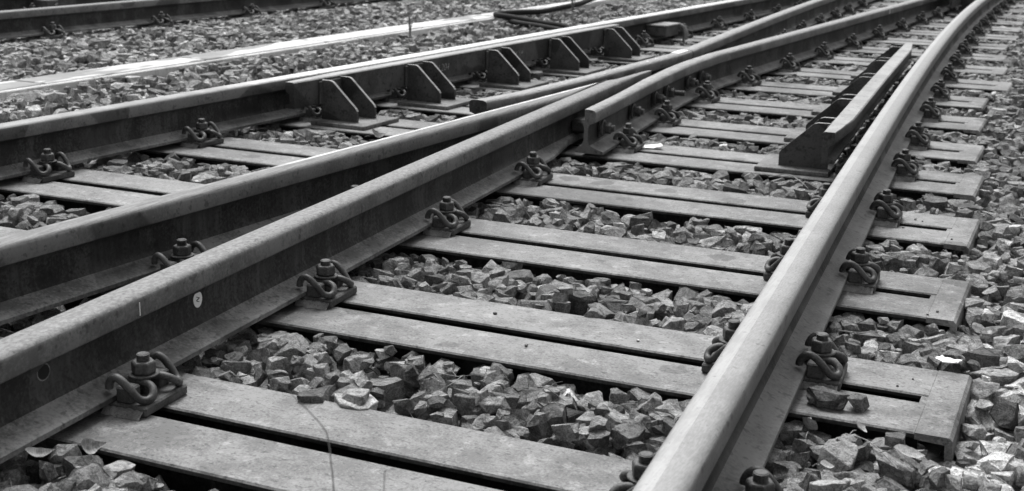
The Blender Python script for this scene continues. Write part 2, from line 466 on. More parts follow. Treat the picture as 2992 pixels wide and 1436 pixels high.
# bolt hole in the near web of R3 (black disc paints the shade inside, lighter ring for the lip)
bm = bmesh.new()
hv = []; 
hole = lathe('bolt_hole', [(0.0145, 0.0), (0.0150, 0.0008), (0.0135, 0.0010), (0.0125, 0.0006)], M['foot'], 20)
hole_o = ob('bolt_hole', hole, r3, (c3(1.522) + 0.0074, 1.522, 0.099), (0, PI / 2, 0))
hole_i = ob('bore', lathe('bore', [(0.0127, 0.0), (0.0127, 0.0009)], N('bore_shade').done(0.006, 0.9), 20), hole_o)

# ------------------------------------------------------------------ the other track's rails
def cF(y): return -5.6455 + 0.0662 * (y - 5.583)
def cF0(y): return cF(y) - G
f1 = ob('running_rail', rail('running_rail', ys_(2, 16, 0.5), cF, RMATS['F']))
tag(f1, 'dark rail of the neighbouring track, the one facing the concrete trough', 'rail')
f0 = ob('running_rail', rail('running_rail', ys_(3, 17, 0.5), cF0, RMATS['F']))
tag(f0, 'far rail of the neighbouring track, behind the rail facing the trough', 'rail')

# ------------------------------------------------------------------ web bolts of the wing rail
NUT = None
def nut_mesh(r=0.0213, h=0.022):
    prof = [(r * 0.9, 0.0), (r, 0.0025), (r, h - 0.0035), (r * 0.86, h)]
    v = []; f = []
    for j, (q, z) in enumerate(prof):
        for k in range(6):
            a = PI / 3 * k; v.append((q * math.cos(a), q * math.sin(a), z))
    for i in range(3):
        for k in range(6): f.append((i * 6 + k, i * 6 + (k + 1) % 6, (i + 1) * 6 + (k + 1) % 6, (i + 1) * 6 + k))
    f.append(tuple(range(6))[::-1]); f.append(tuple(18 + k for k in range(6)))
    me = mesh('nut', v, f, [M['clip']])
    bm = bmesh.new(); bm.from_mesh(me); bmesh.ops.bevel(bm, geom=list(bm.edges), offset=0.0012, segments=1, affect='EDGES', profile=0.5); bm.to_mesh(me); bm.free()
    return me
def bolt_mesh(z0, z1, r=0.0112):
    p = [(r * .88, z0)]; z = z0
    while z < z1 - 0.003:
        p += [(r * 0.86, z + 0.0003), (r, z + 0.0012), (r, z + 0.0017), (r * 0.86, z + 0.0026)]; z += 0.0028
    p += [(r * .97, z1 - 0.0018), (r * .8, z1)]
    return lathe('bolt', p, M['clip'], 20, 25)
ME = {}
ME['nut'] = nut_mesh()
ME['washer'] = lathe('washer', [(0.0245, 0), (0.0262, 0.0008), (0.0262, 0.0032), (0.0245, 0.0042)], M['clip'], 28)
ME['bolt'] = bolt_mesh(0.020, 0.0905)
ME['wplate'] = None
bm = bmesh.new()
add_box(bm, -0.034, 0.034, -0.021, 0.021, 0.0, 0.010, 0.004); ME['wplate'] = bm_mesh('bolt_plate', bm, M['clip'])
ME['collar'] = lathe('collar', [(0.027, 0), (0.029, 0.001), (0.029, 0.007), (0.025, 0.009), (0.022, 0.009), (0.022, 0.013)], M['clip'], 24)
ME['wbolt_s'] = bolt_mesh(0.0, 0.056, 0.0118); ME['wbolt_l'] = bolt_mesh(0.0, 0.088, 0.0118)
for i, (y, lg) in enumerate(((4.235, 0), (4.64, 0), (4.99, 0), (5.18, 1), (5.53, 0), (5.73, 0))):
    cx = cwb(y) + 0.0072
    o = ob('web_bolt', ME['wplate'], wingb, (cx, y, 0.088), (0, PI / 2, math.radians(3)))
    o.rotation_euler = (0, PI / 2, -math.atan(slope(cwb, y)))
    ob('collar', ME['collar'], o, (0, 0, 0.010)); n_ = ob('nut', ME['nut'], o, (0, 0, 0.022), (0, 0, i * 0.7)); n_.scale = (0.95, 0.95, 1)
    ob('bolt_end', ME['wbolt_l' if lg else 'wbolt_s'], o)
# cast filler blocks between the point and the wing rail
for y in (4.34, 4.74, 5.15, 5.6):
    a = c3(y) + 0.008; b = cwb(y) - 0.008
    if y > 5.2: a = -1.76
    bm = bmesh.new(); add_box(bm, a, b, y - 0.05, y + 0.05, 0.050, 0.098, 0.010)
    ob('filler_block', bm_mesh('filler_block', bm, M['clip']), wingb)

# ------------------------------------------------------------------ sleepers (twin rolled beams)
ORD = ['first', 'second', 'third', 'fourth', 'fifth', 'sixth', 'seventh', 'eighth', 'ninth', 'tenth', 'eleventh', 'twelfth', 'thirteenth', 'fourteenth']
def where(k):
    """which sleeper, told from the sawn-off wing rail end and the paired check rails"""
    if k <= 2: return ORD[2 - k] + ' sleeper before the sawn-off wing rail end'
    if k <= 7: return ORD[k - 3] + ' sleeper under the paired check rails'
    return ORD[k - 8] + ' sleeper beyond the paired check rails'
YK = {-2: 1.01, -1: 1.668, 0: 2.324, 1: 2.993, 2: 3.672, 3: 4.33, 4: 4.92, 5: 5.60, 6: 6.235, 7: 6.89, 8: 7.54, 9: 8.19, 10: 8.85, 11: 9.53, 12: 10.18,
      13: 10.76, 14: 11.42, 15: 12.07, 16: 12.72, 17: 13.37, 18: 14.02, 19: 14.67}
XEND = {-2: -0.10, -1: -0.11, 0: -0.140, 1: -0.204, 2: -0.243, 3: -0.288, 4: -0.337, 5: -0.385, 6: -0.43, 7: -0.367, 8: -0.434, 9: -0.483, 10: -0.52, 11: -0.5, 12: -0.52, 13: -0.54}
FW, SLOT = 0.148, 0.040
HW = FW + SLOT / 2
def ibeam(L):
    """one rolled beam, length along X from 0 to L, centred on y=0, top at z=0"""
    h = FW / 2; t = 0.012; wb_ = 0.006; H = 0.095
    pr = [(-h, -t + .003), (-h, -0.003), (-h + .003, 0), (h - .003, 0), (h, -0.003), (h, -t + .003), (h - 0.004, -t), (wb_ + .012, -t - .004), (wb_, -t - 0.014), (wb_, -H + 0.016), (h * .8, -H + 0.010), (h * .8, -H),
          (-h * .8, -H), (-h * .8, -H + 0.010), (-wb_, -H + 0.016), (-wb_, -t - 0.014), (-wb_ - .012, -t - .004), (-h + 0.004, -t)]
    n = len(pr); v = [(0, y, z) for y, z in pr] + [(L, y, z) for y, z in pr]
    f = [tuple(range(n)), tuple(range(2 * n - 1, n - 1, -1))] + [(i, (i + 1) % n, n + (i + 1) % n, n + i) for i in range(n)]
    mi = [0, 0] + [(0 if q in (1, 2, 3) else 1) for q in range(n)]  # dark rust below the top face also paints the shade under the flange
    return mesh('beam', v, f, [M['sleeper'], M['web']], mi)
for k, yk in YK.items():
    xr = XEND.get(k, c4(yk) + 0.30); xl = c1(yk) - 0.42
    if k > 13: xr = c4(yk) + 0.3
    guard = 3 <= k <= 7 or 14 <= k <= 15
    s = empty('steel_sleeper', (xl, yk, 0))
    if k <= 2: lb = 'grey twin-beam steel sleeper, ' + where(k)
    elif k <= 7: lb = 'grey twin-beam steel sleeper with bracket plates, ' + ORD[k - 3] + ' under the paired check rails'
    else: lb = 'grey twin-beam steel sleeper, ' + ORD[k - 8] + ' beyond the paired check rails'
    tag(s, lb, 'sleeper', 'steel sleepers under the turnout')
    L = xr - xl - 0.062
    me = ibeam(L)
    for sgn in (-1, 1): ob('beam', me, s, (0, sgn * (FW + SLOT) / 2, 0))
    # closing plate at the open end: top cover and downturned edge
    e = 0.062; hw = HW
    tp = [(L + .0005, 0.0), (L + e - 0.006, 0.0), (L + e, -0.006), (L + e + .004, -0.085), (L + e - 0.008, -0.085), (L + e - 0.012, -0.014), (L + .0005, -0.012)]
    pm = prism('end_plate', tp, -hw, hw, M['sleeper'])
    ob('end_plate', pm, s)
    ob('cover_strip', box_mesh('cover_strip', L - 0.012, L + e - 0.02, -SLOT / 2 + 0.0005, SLOT / 2 - 0.0005, -0.013, -0.002, M['sleeper'], 0.001), s)

# ------------------------------------------------------------------ rail fastenings
BOFF = 0.082
def clip_path():
    h = [(-0.029, 0.0, 0.0410), (-0.0255, 0.0110, 0.0415), (-0.012, 0.0175, 0.0430), (0.006, 0.0195, 0.0435), (0.024, 0.0225, 0.0430), (0.0360, 0.0290, 0.0370), (0.0395, 0.0390, 0.0285), (0.0350, 0.0500, 0.0255),
         (0.0250, 0.0565, 0.0300), (0.0130, 0.0595, 0.0440), (-0.0010, 0.0610, 0.0580), (-0.0140, 0.0605, 0.0635), (-0.0245, 0.0590, 0.0580), (-0.0300, 0.0575, 0.0480), (-0.0310, 0.0570, 0.0412)]
    full = [(x, -y, z) for x, y, z in h[::-1]] + h[1:]
    return catmull(full, 4)
ME['clip'] = tube('spring_clip', clip_path(), 0.0071, M['clip'], 10)
def base_plate(name, x0, x1, sides, dome):
    bm = bmesh.new()
    add_box(bm, x0, x1, -0.062, 0.062, 0.0005, 0.0185, 0.003)
    for sg in sides:
        for ys in (-1, 1):
            xa, xb = sorted((sg * (0.0640), sg * 0.0955)); ya, yb = sorted((ys * 0.028, ys * 0.056))
            if dome:
                r = bmesh.ops.create_icosphere(bm, subdivisions=2, radius=1.0)
                for v in r['verts']:
                    v.co = Vector(((xa + xb) / 2 + v.co.x * 0.0165, (ya + yb) / 2 + v.co.y * 0.017, max(0.017, 0.022 + v.co.z * 0.027)))
            else: add_box(bm, xa, xb, ya, yb, 0.017, 0.0455, 0.003)
    return bm_mesh(name, bm, M['plate'], True, 32)
for nm, x0, x1, sd_ in (('full', -0.127, 0.127, (-1, 1)), ('right', -0.03, 0.129, (1,)), ('left', -0.129, 0.03, (-1,))):
    for dm in (0, 1): ME['bp_%s%d' % (nm, dm)] = base_plate('base_plate', x0, x1, sd_, dm)
def weld_mesh():
    r = random.Random(3); v = []; f = []; n = 14
    for i in range(n):
        x = -0.118 + 0.236 * i / (n - 1) if False else 0.045 + 0.078 * i / (n - 1)
        wd = 0.008 + r.uniform(-.003, .004); hh = 0.010 + r.uniform(-.002, .002)
        v += [(x, 0.002, 0.0006), (x, 0.002, hh + .004), (x, -wd * .6, hh * .8), (x, -wd - .004, 0.0008)]
    for i in range(n - 1):
        for j in range(3): f.append((i * 4 + j, i * 4 + j + 1, i * 4 + 5 + j, i * 4 + 4 + j))
    return mesh('weld_bead', v, f, [M['weld']], smooth=True, ang=60)
ME['weld'] = weld_mesh()
def fastening(c, y, sides, dome, label, group, ground=0.0):
    a = -math.atan(slope(c, y))
    root = empty('rail_fastening', (c(y), y, ground), a)
    tag(root, label, 'rail clip', group)
    kind = 'full' if len(sides) == 2 else ('right' if sides[0] > 0 else 'left')
    ob('base_plate', ME['bp_%s%d' % (kind, dome)], root)
    for sg in sides:
        o = ob('spring_clip', ME['clip'], root, (sg * BOFF, random.uniform(-.002, .002), 0), (0, 0, (0 if sg > 0 else PI) + random.uniform(-.035, .035)))
        ob('washer', ME['washer'], root, (sg * BOFF, 0, 0.0505), (random.uniform(-.03, .03), random.uniform(-.03, .03), 0))
        ob('nut', ME['nut'], root, (sg * BOFF, 0, 0.0548), (0, 0, random.uniform(0, 1.05)))
        ob('bolt', ME['bolt'], root, (sg * BOFF, 0, random.uniform(-0.003, 0.002)), (0, 0, random.uniform(0, 6)))
        if sg > 0: ob('weld_bead', ME['weld'], root, (0, -0.0625, 0))
        else: ob('weld_bead', ME['weld'], root, (0, 0.0625, 0), (0, 0, PI))
    return root
for k, yk in YK.items():
    yb = yk + 0.014; W_ = where(k)
    fastening(c4, yb, (-1, 1), 0, 'spring clips on the polished rail, ' + W_, 'clips holding the polished rail')
    fastening(c1, yb, (-1, 1), 0, 'spring clips on the trough-side rail, ' + W_, 'clips holding the rail along the trough')
    if k <= 1:
        fastening(c3, yb, (-1, 1), 0, 'spring clips on the sticker rail, ' + W_, 'clips holding the sticker rail')
        fastening(c2, yb, (-1, 1), 0, 'spring clips on the shiny-banded rail, ' + W_, 'clips holding the shiny-banded rail')
    elif k == 2:
        fastening(c3, yb, (1,), 1, 'single spring clip over a rounded lug on the sticker rail near the sawn-off wing end', None)
        fastening(c2, yb, (-1,), 0, 'single spring clip on the far side of the shiny-banded rail near the flared wing', None)
    elif k in (3, 4, 5):
        fastening(cwb, yb, (1,), 1, 'single spring clip over a rounded lug under the web bolts, %s from the sawn-off end' % ORD[k - 3], 'clips along the bolted wing rail')
        fastening(wa_tab, yb, (-1,), 0, 'single spring clip outside the short flared wing rail, %s from its blunt end' % ORD[k - 3], 'clips along the flared wing rail')
    elif k == 6:
        fastening(cwb, yb, (1,), 1, 'single spring clip over a rounded lug just past the last web bolt', None)
        fastening(c3, yb, (-1,), 0, 'single spring clip just past the gap at the white weld patch', None)
    elif k <= 14:
        fastening(c2, yb, (-1, 1), 0, 'spring clips on the closure rail past the web bolts, %s from the bolts' % ORD[k - 7], 'clips on the bolted closure rail')
        fastening(c3, yb, (-1, 1), 0, 'spring clips on the closure rail past the white weld patch, %s from the patch' % ORD[k - 7], 'clips on the other closure rail')
    else:
        fastening(c2, yb, (-1,), 0, 'single clip on the bolted closure rail as it nears the polished rail, ' + ORD[k - 8] + ' sleeper', 'clips where the rails converge')
# far track
for j in range(-1, 6):
    y = 5.955 + 0.905 * j
    s = empty('steel_sleeper', (cF0(y) - 0.4, y, 0)); tag(s, 'half-buried steel sleeper of the neighbouring track', 'sleeper', 'sleepers of the neighbouring track')
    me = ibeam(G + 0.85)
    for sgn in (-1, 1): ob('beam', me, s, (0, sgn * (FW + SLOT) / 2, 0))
    fastening(cF, y, (-1, 1), 0, 'rusty spring clip pair on the neighbouring track rail facing the trough', 'clips on the near rail of the other track')
    fastening(cF0, y, (-1, 1), 0, 'rusty spring clip pair on the farthest rail of the neighbouring track', 'clips on the far rail of the other track')

# ------------------------------------------------------------------ check rails with brackets
def check_rail(c, y0, y1, side, ks, label, flare=True):
    """side=+1: check rail stands right of rail c, brackets to its right"""
    gap = 0.0335 + 0.056; ZG = 0.172; top = 0.060
    root = empty('check_rail', (c(y0) + side * (gap + 0.03), y0, 0)); tag(root, label, 'check rail')
    #  local profile, u grows away from the running rail, starting at the flangeway face (u=0)
    pr = [(0.004, ZG), (top - .004, ZG), (top, ZG - .004), (top, ZG - 0.098), (top - 0.040, ZG - 0.098), (top - 0.042, ZG - 0.088), (top - 0.020, ZG - 0.080), (top - 0.020, ZG - 0.046), (0.0, ZG - 0.036), (0.0, ZG - .004)]
    mi_ = [1, 1, 0, 0, 0, 0, 0, 0, 0, 1]
    st = [y0, y0 + 0.10, y0 + 0.3, *ys_(y0 + 0.6, y1 - 0.6, 0.4), y1 - 0.3, y1 - 0.10, y1]
    v = []; f = []; mi = []; n = len(pr)
    for y in st:
        d = min(y - y0, y1 - y); fl = 0.024 * max(0, 1 - d / 0.30)
        for u, z in pr:
            uu = max(u, fl) if z > ZG - 0.06 and u < top - 0.021 else u
            v.append((c(y) + side * (gap + uu) - root.location.x, y - y0, z))
    for i in range(len(st) - 1):
        for j in range(n):
            f.append((i * n + j, i * n + (j + 1) % n, (i + 1) * n + (j + 1) % n, (i + 1) * n + j)); mi.append(mi_[j])
    f.append(tuple(range(n))); mi.append(0); f.append(tuple((len(st) - 1) * n + j for j in range(n))[::-1]); mi.append(0)
    bar = ob('bar', mesh('bar', v, f, [M['guard'], M['guardtop']], mi, smooth=True, ang=30), root)
    for k in ks:
        yk = YK[k]; cx = c(yk) + side * (gap + top) - root.location.x
        a = -math.atan(slope(c, yk)); 
        xa, xb = sorted((side * -0.012, side * 0.228))
        br = ob('bracket', box_mesh('bracket', xa, xb, -0.125, 0.125, 0.0006, 0.0155, M['foot'], 0.002), root, (cx, yk - y0, 0), (0, 0, a * 0.6))
        for gy in (-0.062, 0.062):
            pol = [(0.001, 0.016), (0.160, 0.016), (0.160, 0.056), (0.154, 0.066), (0.052, 0.160), (0.040, 0.164), (0.001, 0.164)]
            pol = [(side * x, z) for x, z in pol]
            g = ob('gusset', prism('gusset', pol, gy - 0.006, gy + 0.006, M['guard']), br)
            # pale strip painting the light caught along the sloping top
            ed = [(0.160, 0.056), (0.154, 0.066), (0.052, 0.160), (0.040, 0.164), (0.001, 0.164)]
            ev = []; ef = []
            for q, (x, z) in enumerate(ed):
                ev += [(side * (x + .0012), gy - 0.0061, z + .0012), (side * (x + .0012), gy + 0.0061, z + .0012)]
            for q in range(len(ed) - 1): ef.append((2 * q, 2 * q + 1, 2 * q + 3, 2 * q + 2))
            ob('lit_edge', mesh('lit_edge', ev, ef, [M['edge']]), br)
        bn = ob('bracket_bolt', ME['nut'], br, (side * 0.004, 0.0, 0.128), (0, side * PI / 2, 0))
        xa, xb = sorted((side * 0.0005, side * 0.010))
        ob('back_plate', box_mesh('back_plate', xa, xb, -0.085, 0.085, 0.075, 0.160, M['guard'], 0.002), br)
    return root
g1 = check_rail(c1, 4.10, 7.02, 1, (3, 4, 5, 6, 7), 'long dark check rail on five gusset brackets beside the rail along the trough')
g2 = check_rail(c4, 4.06, 6.98, -1, (3, 4, 5, 6, 7), 'pale-topped check rail with tapered end standing inside the polished rail')
g3 = check_rail(c2, 10.95, 13.2, 1, (14, 15), 'check rail bracket group between the far closure rail and the polished rail')
# chalk numbers on the check rail
def chalk(txt, y, z, size, par):
    cu = bpy.data.curves.new('chalk', 'FONT'); cu.body = txt; cu.size = size; cu.shear = 0.25; cu.offset = -0.0012
    o = bpy.data.objects.new('tmp', cu); COL.objects.link(o); bpy.context.view_layer.update()
    me = bpy.data.meshes.new_from_object(o.evaluated_get(bpy.context.evaluated_depsgraph_get()))
    bpy.data.objects.remove(o); me.materials.append(M['chalk']); me.name = 'chalk_writing'
    q = ob('chalk_writing', me, par)
    a = math.atan(slope(c1, y))
    q.matrix_basis = Matrix.Translation((c1(y) + 0.0335 + 0.056 + 0.0606 - par.location.x, y - par.location.y, z)) @ Matrix.Rotation(PI / 2 - a, 4, 'Z') @ Matrix.Rotation(PI / 2, 4, 'X')
chalk('7U 204', 5.06, 0.108, 0.045, g1)
chalk('3.104.204', 5.74, 0.108, 0.036, g1)

# ------------------------------------------------------------------ concrete cable trough
def cT(y): return -3.912 + 0.0575 * (y - 3.891)
TZ, TWD = 0.07, 0.205
tr = empty('cable_trough', (cT(3), 3.0, -0.12)); tag(tr, 'pale concrete cable trough with loose lids between the two tracks', 'cable trough')
def slab(name, ya, yb, u0, u1, z0, z1, mat, bev):
    bm = bmesh.new(); add_box(bm, u0, u1, ya, yb, z0, z1, bev)
    for v in bm.verts: v.co.x += cT(v.co.y); 
    for v in bm.verts: v.co -= Vector(tr.location)
    return bm_mesh(name, bm, mat)
for j in range(-2, 11):
    ya = 4.15 + j * 1.0
    dz = random.uniform(-.002, .002)
    ob('lid', slab('lid', ya + 0.007, ya + 0.993, -TWD + 0.004, -0.030, TZ - 0.045 + dz, TZ + 0.001 + dz, M['lid'], 0.003), tr)
    yb = ya + 0.26
    ob('channel', slab('channel', yb + 0.002, yb + 0.998, -0.026, 0.0, -0.12, TZ - 0.003 + random.uniform(-.001, .001), M['chan'], 0.004), tr)
    ob('channel', slab('channel', yb + 0.002, yb + 0.998, -TWD - 0.024, -TWD, -0.12, TZ - 0.006, M['chan'], 0.004), tr)

# ------------------------------------------------------------------ hoses, boxes
def hose(name, pts, r, label):
    P = [(x, y, z) for x, y, z in pts]
    o = ob(name, tube(name, catmull(P, 8), r, M['hose'], 12)); tag(o, label, 'hose'); return o
hose('black_hose', [(-3.53, 10.6, 0.099), (-3.60, 9.9, 0.109), (-3.56, 9.3, 0.089), (-3.555, 8.9, 0.084), (-3.57, 8.55, 0.079), (-3.66, 8.3, 0.084), (-3.70, 8.12, 0.086), (-3.655, 8.02, 0.086), (-3.50, 7.95, 0.082), (-3.25, 7.82, 0.074), (-3.0, 7.68, 0.064), (-2.78, 7.5, -.02)], 0.019,
     'black hose lying along the trough and doubling back sharply toward the rail')
hose('black_hose', [(-3.62, 8.10, 0.052), (-3.55, 7.985, 0.058), (-3.42, 7.86, 0.058), (-3.2, 7.72, 0.058), (-2.98, 7.58, 0.046), (-2.8, 7.42, -.02)], 0.018,
     'short black hose lying just below the doubled-back one')
bx = empty('track_box', (c1(7.84) + 0.10, 7.84, 0.045), -math.atan(slope(c1, 7.8))); tag(bx, 'small dark box with a pale cover clamped to the rail along the trough', 'box')
ob('housing', box_mesh('housing', -0.088, 0.045, -0.10, 0.10, 0.0, 0.058, M['box'], 0.004), bx)
ob('cover', box_mesh('cover', -0.088, 0.055, -0.11, 0.115, 0.0585, 0.070, M['pale'], 0.004), bx)
ob('cable', tube('cable', catmull([(0.02, 0.12, 0.05), (0.06, 0.13, 0.045), (0.085, 0.12, 0.01), (0.09, 0.10, -0.05), (0.085, 0.08, -0.10)], 6), 0.016, M['pale'], 10), bx)
bx2 = empty('track_box', (cF0(7.05) + 0.11, 7.05, 0.045), -0.066); tag(bx2, 'grey box with a bolt head on the farthest rail of the neighbouring track', 'box')
ob('housing', box_mesh('housing', -0.10, 0.04, -0.13, 0.13, -0.03, 0.065, M['plate'], 0.005), bx2)
ob('cover', box_mesh('cover', -0.10, 0.05, -0.02, 0.14, 0.066, 0.085, M['pale'], 0.006), bx2)
ob('bolt_head', ME['nut'], bx2, (0.041, -0.06, 0.02), (0, PI / 2, 0))

# ------------------------------------------------------------------ ground sheet and ballast
gz = -0.095
gv = [(-90, -60, gz), (90, -60, gz), (90, 120, gz), (-90, 120, gz)]
bed = ob('ballast_bed', mesh('ballast_bed', gv, [(0, 1, 2, 3)], [M['ground']])); tag(bed, kind='structure')

def make_proto(seed, detail):
    r = random.Random(seed); bm = bmesh.new(); bmesh.ops.create_cube(bm, size=2.0)
    for _ in range(r.randint(6, 10)):
        n = Vector((r.gauss(0, 1), r.gauss(0, 1), r.gauss(0, 1))).normalized(); d = r.uniform(0.66, 1.05)
        g = bmesh.ops.bisect_plane(bm, geom=list(bm.verts) + list(bm.edges) + list(bm.faces), plane_co=n * d, plane_no=n, clear_outer=True)
        ed = [e for e in g['geom_cut'] if isinstance(e, bmesh.types.BMEdge)]
        if len(ed) > 2:
            try: bmesh.ops.contextual_create(bm, geom=ed)
            except Exception: pass
    bmesh.ops.remove_doubles(bm, verts=bm.verts, dist=0.06)
    bmesh.ops.holes_fill(bm, edges=bm.edges, sides=0)
    sh = Matrix(((1, r.uniform(-.3, .3), r.uniform(-.3, .3)), (0, 1, r.uniform(-.3, .3)), (0, 0, 1))) @ Matrix.Rotation(r.uniform(0, 6), 3, 'Z')
    for v in bm.verts: v.co = sh @ v.co
    if detail:
        bmesh.ops.bevel(bm, geom=list(bm.edges), offset=0.05, segments=1, affect='EDGES', profile=0.5)
        bmesh.ops.triangulate(bm, faces=bm.faces)
        if detail > 1:
            bmesh.ops.subdivide_edges(bm, edges=[e for e in bm.edges if e.calc_length() > 0.35], cuts=1)
            bmesh.ops.triangulate(bm, faces=bm.faces)
        from mathutils import noise as mn
        for v in bm.verts: v.co += v.co.normalized() * (mn.noise(v.co * 2.2 + Vector((seed, 0, 0))) * 0.10 + r.gauss(0, 0.016))
    bmesh.ops.triangulate(bm, faces=bm.faces)
    bmesh.ops.recalc_face_normals(bm, faces=bm.faces)
    v = np.array([list(p.co) for p in bm.verts]); bm.verts.index_update()
    f = np.array([[q.index for q in p.verts] for p in bm.faces])
    bm.free()
    v -= (v.max(0) + v.min(0)) / 2; v /= (v.max(0) - v.min(0)) / 2
    return v, f
NPR = 40
PLO = [make_proto(100 + i, 0) for i in range(NPR)]
PHI = [make_proto(100 + i, 2) for i in range(NPR)]
print('proto tris', np.mean([len(f) for v, f in PLO]), np.mean([len(f) for v, f in PHI]))
PART_ME = []
for v, f in PHI: PART_ME.append(mesh('stone', v, [tuple(q) for q in f.tolist()], [M['stone']]))

X0, X1, Y0, Y1, RES = -9.2, 1.6, 0.7, 15.2, 0.01
NX, NY = int((X1 - X0) / RES), int((Y1 - Y0) / RES)
HM = np.full((NX, NY), gz, np.float32)
ykeys = sorted(YK); yks = np.array([YK[k] for k in ykeys])
def vlevel(x, y):
    """height the ballast surface may reach (NaN where no stone can lie), and the stone-radius clearance rule"""
    C1, C2, C3, C4, CT, CF = (np.vectorize(c, otypes=[float])(yg)[None, :] for c in (c1, c2, c3, c4, cT, cF))
    lv = np.zeros_like(x)
    j = np.abs(yks[None, :] - yg[:, None]).argmin(1); yk = yks[j]
    xr = np.array([XEND.get(ykeys[q], c4(YK[ykeys[q]]) + 0.30) for q in j])[None, :]
    d = (yg - yk)
    nb = np.where(d > 0, yks[np.minimum(j + 1, len(yks) - 1)], yks[np.maximum(j - 1, 0)])
    t = np.where(d > 0, (d - HW) / np.maximum(0.1, nb - yk - 2 * HW), 1 - (-d - HW) / np.maximum(0.1, yk - nb - 2 * HW))
    t = np.clip(t, 0, 1)[None, :]; d = d[None, :]
    lv = 0.008 - 0.019 * t ** 1.5 + 0 * x
    for C in (C1, C2, C3, C4): lv = np.where(np.abs(x - C) < 0.085, np.minimum(lv, -0.012), lv)
    lv = np.where((x < C3 - 0.02) & (x > C2 + 0.02), np.minimum(lv, -0.04), lv)
    lv = np.where((np.abs(d) < HW - 0.004), np.where(np.abs(d) > SLOT / 2, np.nan, -0.06), lv)
    lv = np.where(x > xr, -0.012 + 0.05 * np.clip(x - xr, 0, 1) + np.where(y > 6, 0.012, 0), lv)
    tt = np.clip((x - C1) / (CT - C1) * 1.4, 0, 1)
    lv = np.where(x < C1 - 0.06, 0.012 + 0.050 * tt, lv)
    f = x - CF
    far = np.where(f > 0.5, 0.05, np.where(f < -G + 0.1, -0.01, np.where(f < -0.1, -0.015, 0.0 + 0.05 * np.maximum(0, f - 0.09))))
    lv = np.where(x <= CT, far, lv)
    lv = np.where((x > CT - TWD - 0.03) & (x < CT + 0.006), np.nan, lv)
    return lv
xg = X0 + RES * (np.arange(NX) + 0.5); yg = Y0 + RES * (np.arange(NY) + 0.5)
LV = vlevel(*np.meshgrid(xg, yg, indexing='ij'))
BLK = np.isnan(LV)
tanx = 1496 / 3848.0; tany = 718 / 3848.0
Rn, Un, Fn = np.array(R_), np.array(U_), np.array(F_)
def project(x, y, z):
    d = np.array([x, y, z - CAM_H]); dz = d @ Fn
    return (d @ Rn) / dz / tanx, (d @ Un) / dz / tany, dz
stones = []       # x,y,z,a,b,c,proto,rot(3),tone,depth
def passes(n, s_lo, s_hi, bias, dmax=99):
    hx, hy = (X1, Y1) if dmax > 50 else (1.0, 4.6)
    xs = rng.uniform(X0 + 0.1 if dmax > 50 else -3.2, hx - 0.1, n); ys = rng.uniform(Y0 + 0.1, hy - 0.1, n)
    d = np.stack([xs, ys, np.full(n, -CAM_H)], 1); dz = d @ Fn
    u = (d @ Rn) / np.maximum(dz, .05) / tanx; v = (d @ Un) / np.maximum(dz, .05) / tany
    keep = (dz > 0.3) & (abs(u) < 1.10 + 0.35 / np.maximum(dz, .3)) & (v < 1.12) & (v > -1.30 - 0.3 / np.maximum(dz, .3))
    keep &= dz < dmax
    for x, y, dd in zip(xs[keep], ys[keep], dz[keep]):
        s = s_lo * (s_hi / s_lo) ** rng.random() ** 1.3
        a = s; b = s * rng.uniform(0.66, 0.98); c = s * rng.uniform(0.48, 0.82)
        i = int((x - X0) / RES); j = int((y - Y0) / RES)
        tl = LV[i, j]
        if tl != tl: continue
        rr = (a + b) / 2; n_ = max(1, int(rr * 0.8 / RES))
        H = HM[i - n_:i + n_ + 1, j - n_:j + n_ + 1]
        if H.size == 0: continue
        zr = 0.6 * H.mean() + 0.4 * H[n_, n_]
        tilt = min(abs(rng.normal(0, 0.38)), 1.0)
        hc = c * math.cos(tilt) + a * 0.75 * math.sin(tilt)
        z = zr + hc * 0.62; top = z + hc
        lim = tl + rng.normal(0, 0.007) + bias
        if top > lim:
            if top > lim + 0.026: continue
            z -= top - lim; top = lim
        if top > -0.016:
            nb_ = max(1, int(rr * 0.58 / RES))
            if BLK[i - nb_:i + nb_ + 1, j - nb_:j + nb_ + 1].any(): continue
        qx = (np.arange(-n_, n_ + 1) * RES)[:, None]; qy = (np.arange(-n_, n_ + 1) * RES)[None, :]
        e = 1 - (qx ** 2 + qy ** 2) / (rr * rr)
        cap = np.where(e > 0, z + hc * np.sqrt(np.maximum(e, 0)) * 0.92, -9)
        if cap.shape == H.shape: np.maximum(H, cap, out=H)
        az = rng.uniform(0, 2 * PI)
        tone = float(np.clip(rng.normal(0.20, 0.068), 0.06, 0.42))
        pw = 0.012
        if x > c4(y) + 0.25: pw = 0.03 + 0.5 * max(0, min(1, (3.2 - y) / 0.9)) * max(0, min(1, (x + 0.24) / 0.14))
        if x < -2.9: tone *= 1.35
        if rng.random() < pw: tone = rng.uniform(0.34, 0.62)
        stones.append((x, y, z, a, b, c, int(rng.integers(NPR)), tilt, rng.uniform(0, 2 * PI), az, tone, dd, top))
passes(80000, 0.022, 0.044, -0.032)
passes(160000, 0.020, 0.052, 0.0)
passes(42000, 0.013, 0.028, 0.002)
passes(16000, 0.005, 0.012, -0.030, 3.4)
def rotm(tilt, dirz, az):
    Rz = Matrix.Rotation(az, 3, 'Z'); ax = Vector((math.cos(dirz), math.sin(dirz), 0))
    return Matrix.Rotation(tilt, 3, ax) @ Rz
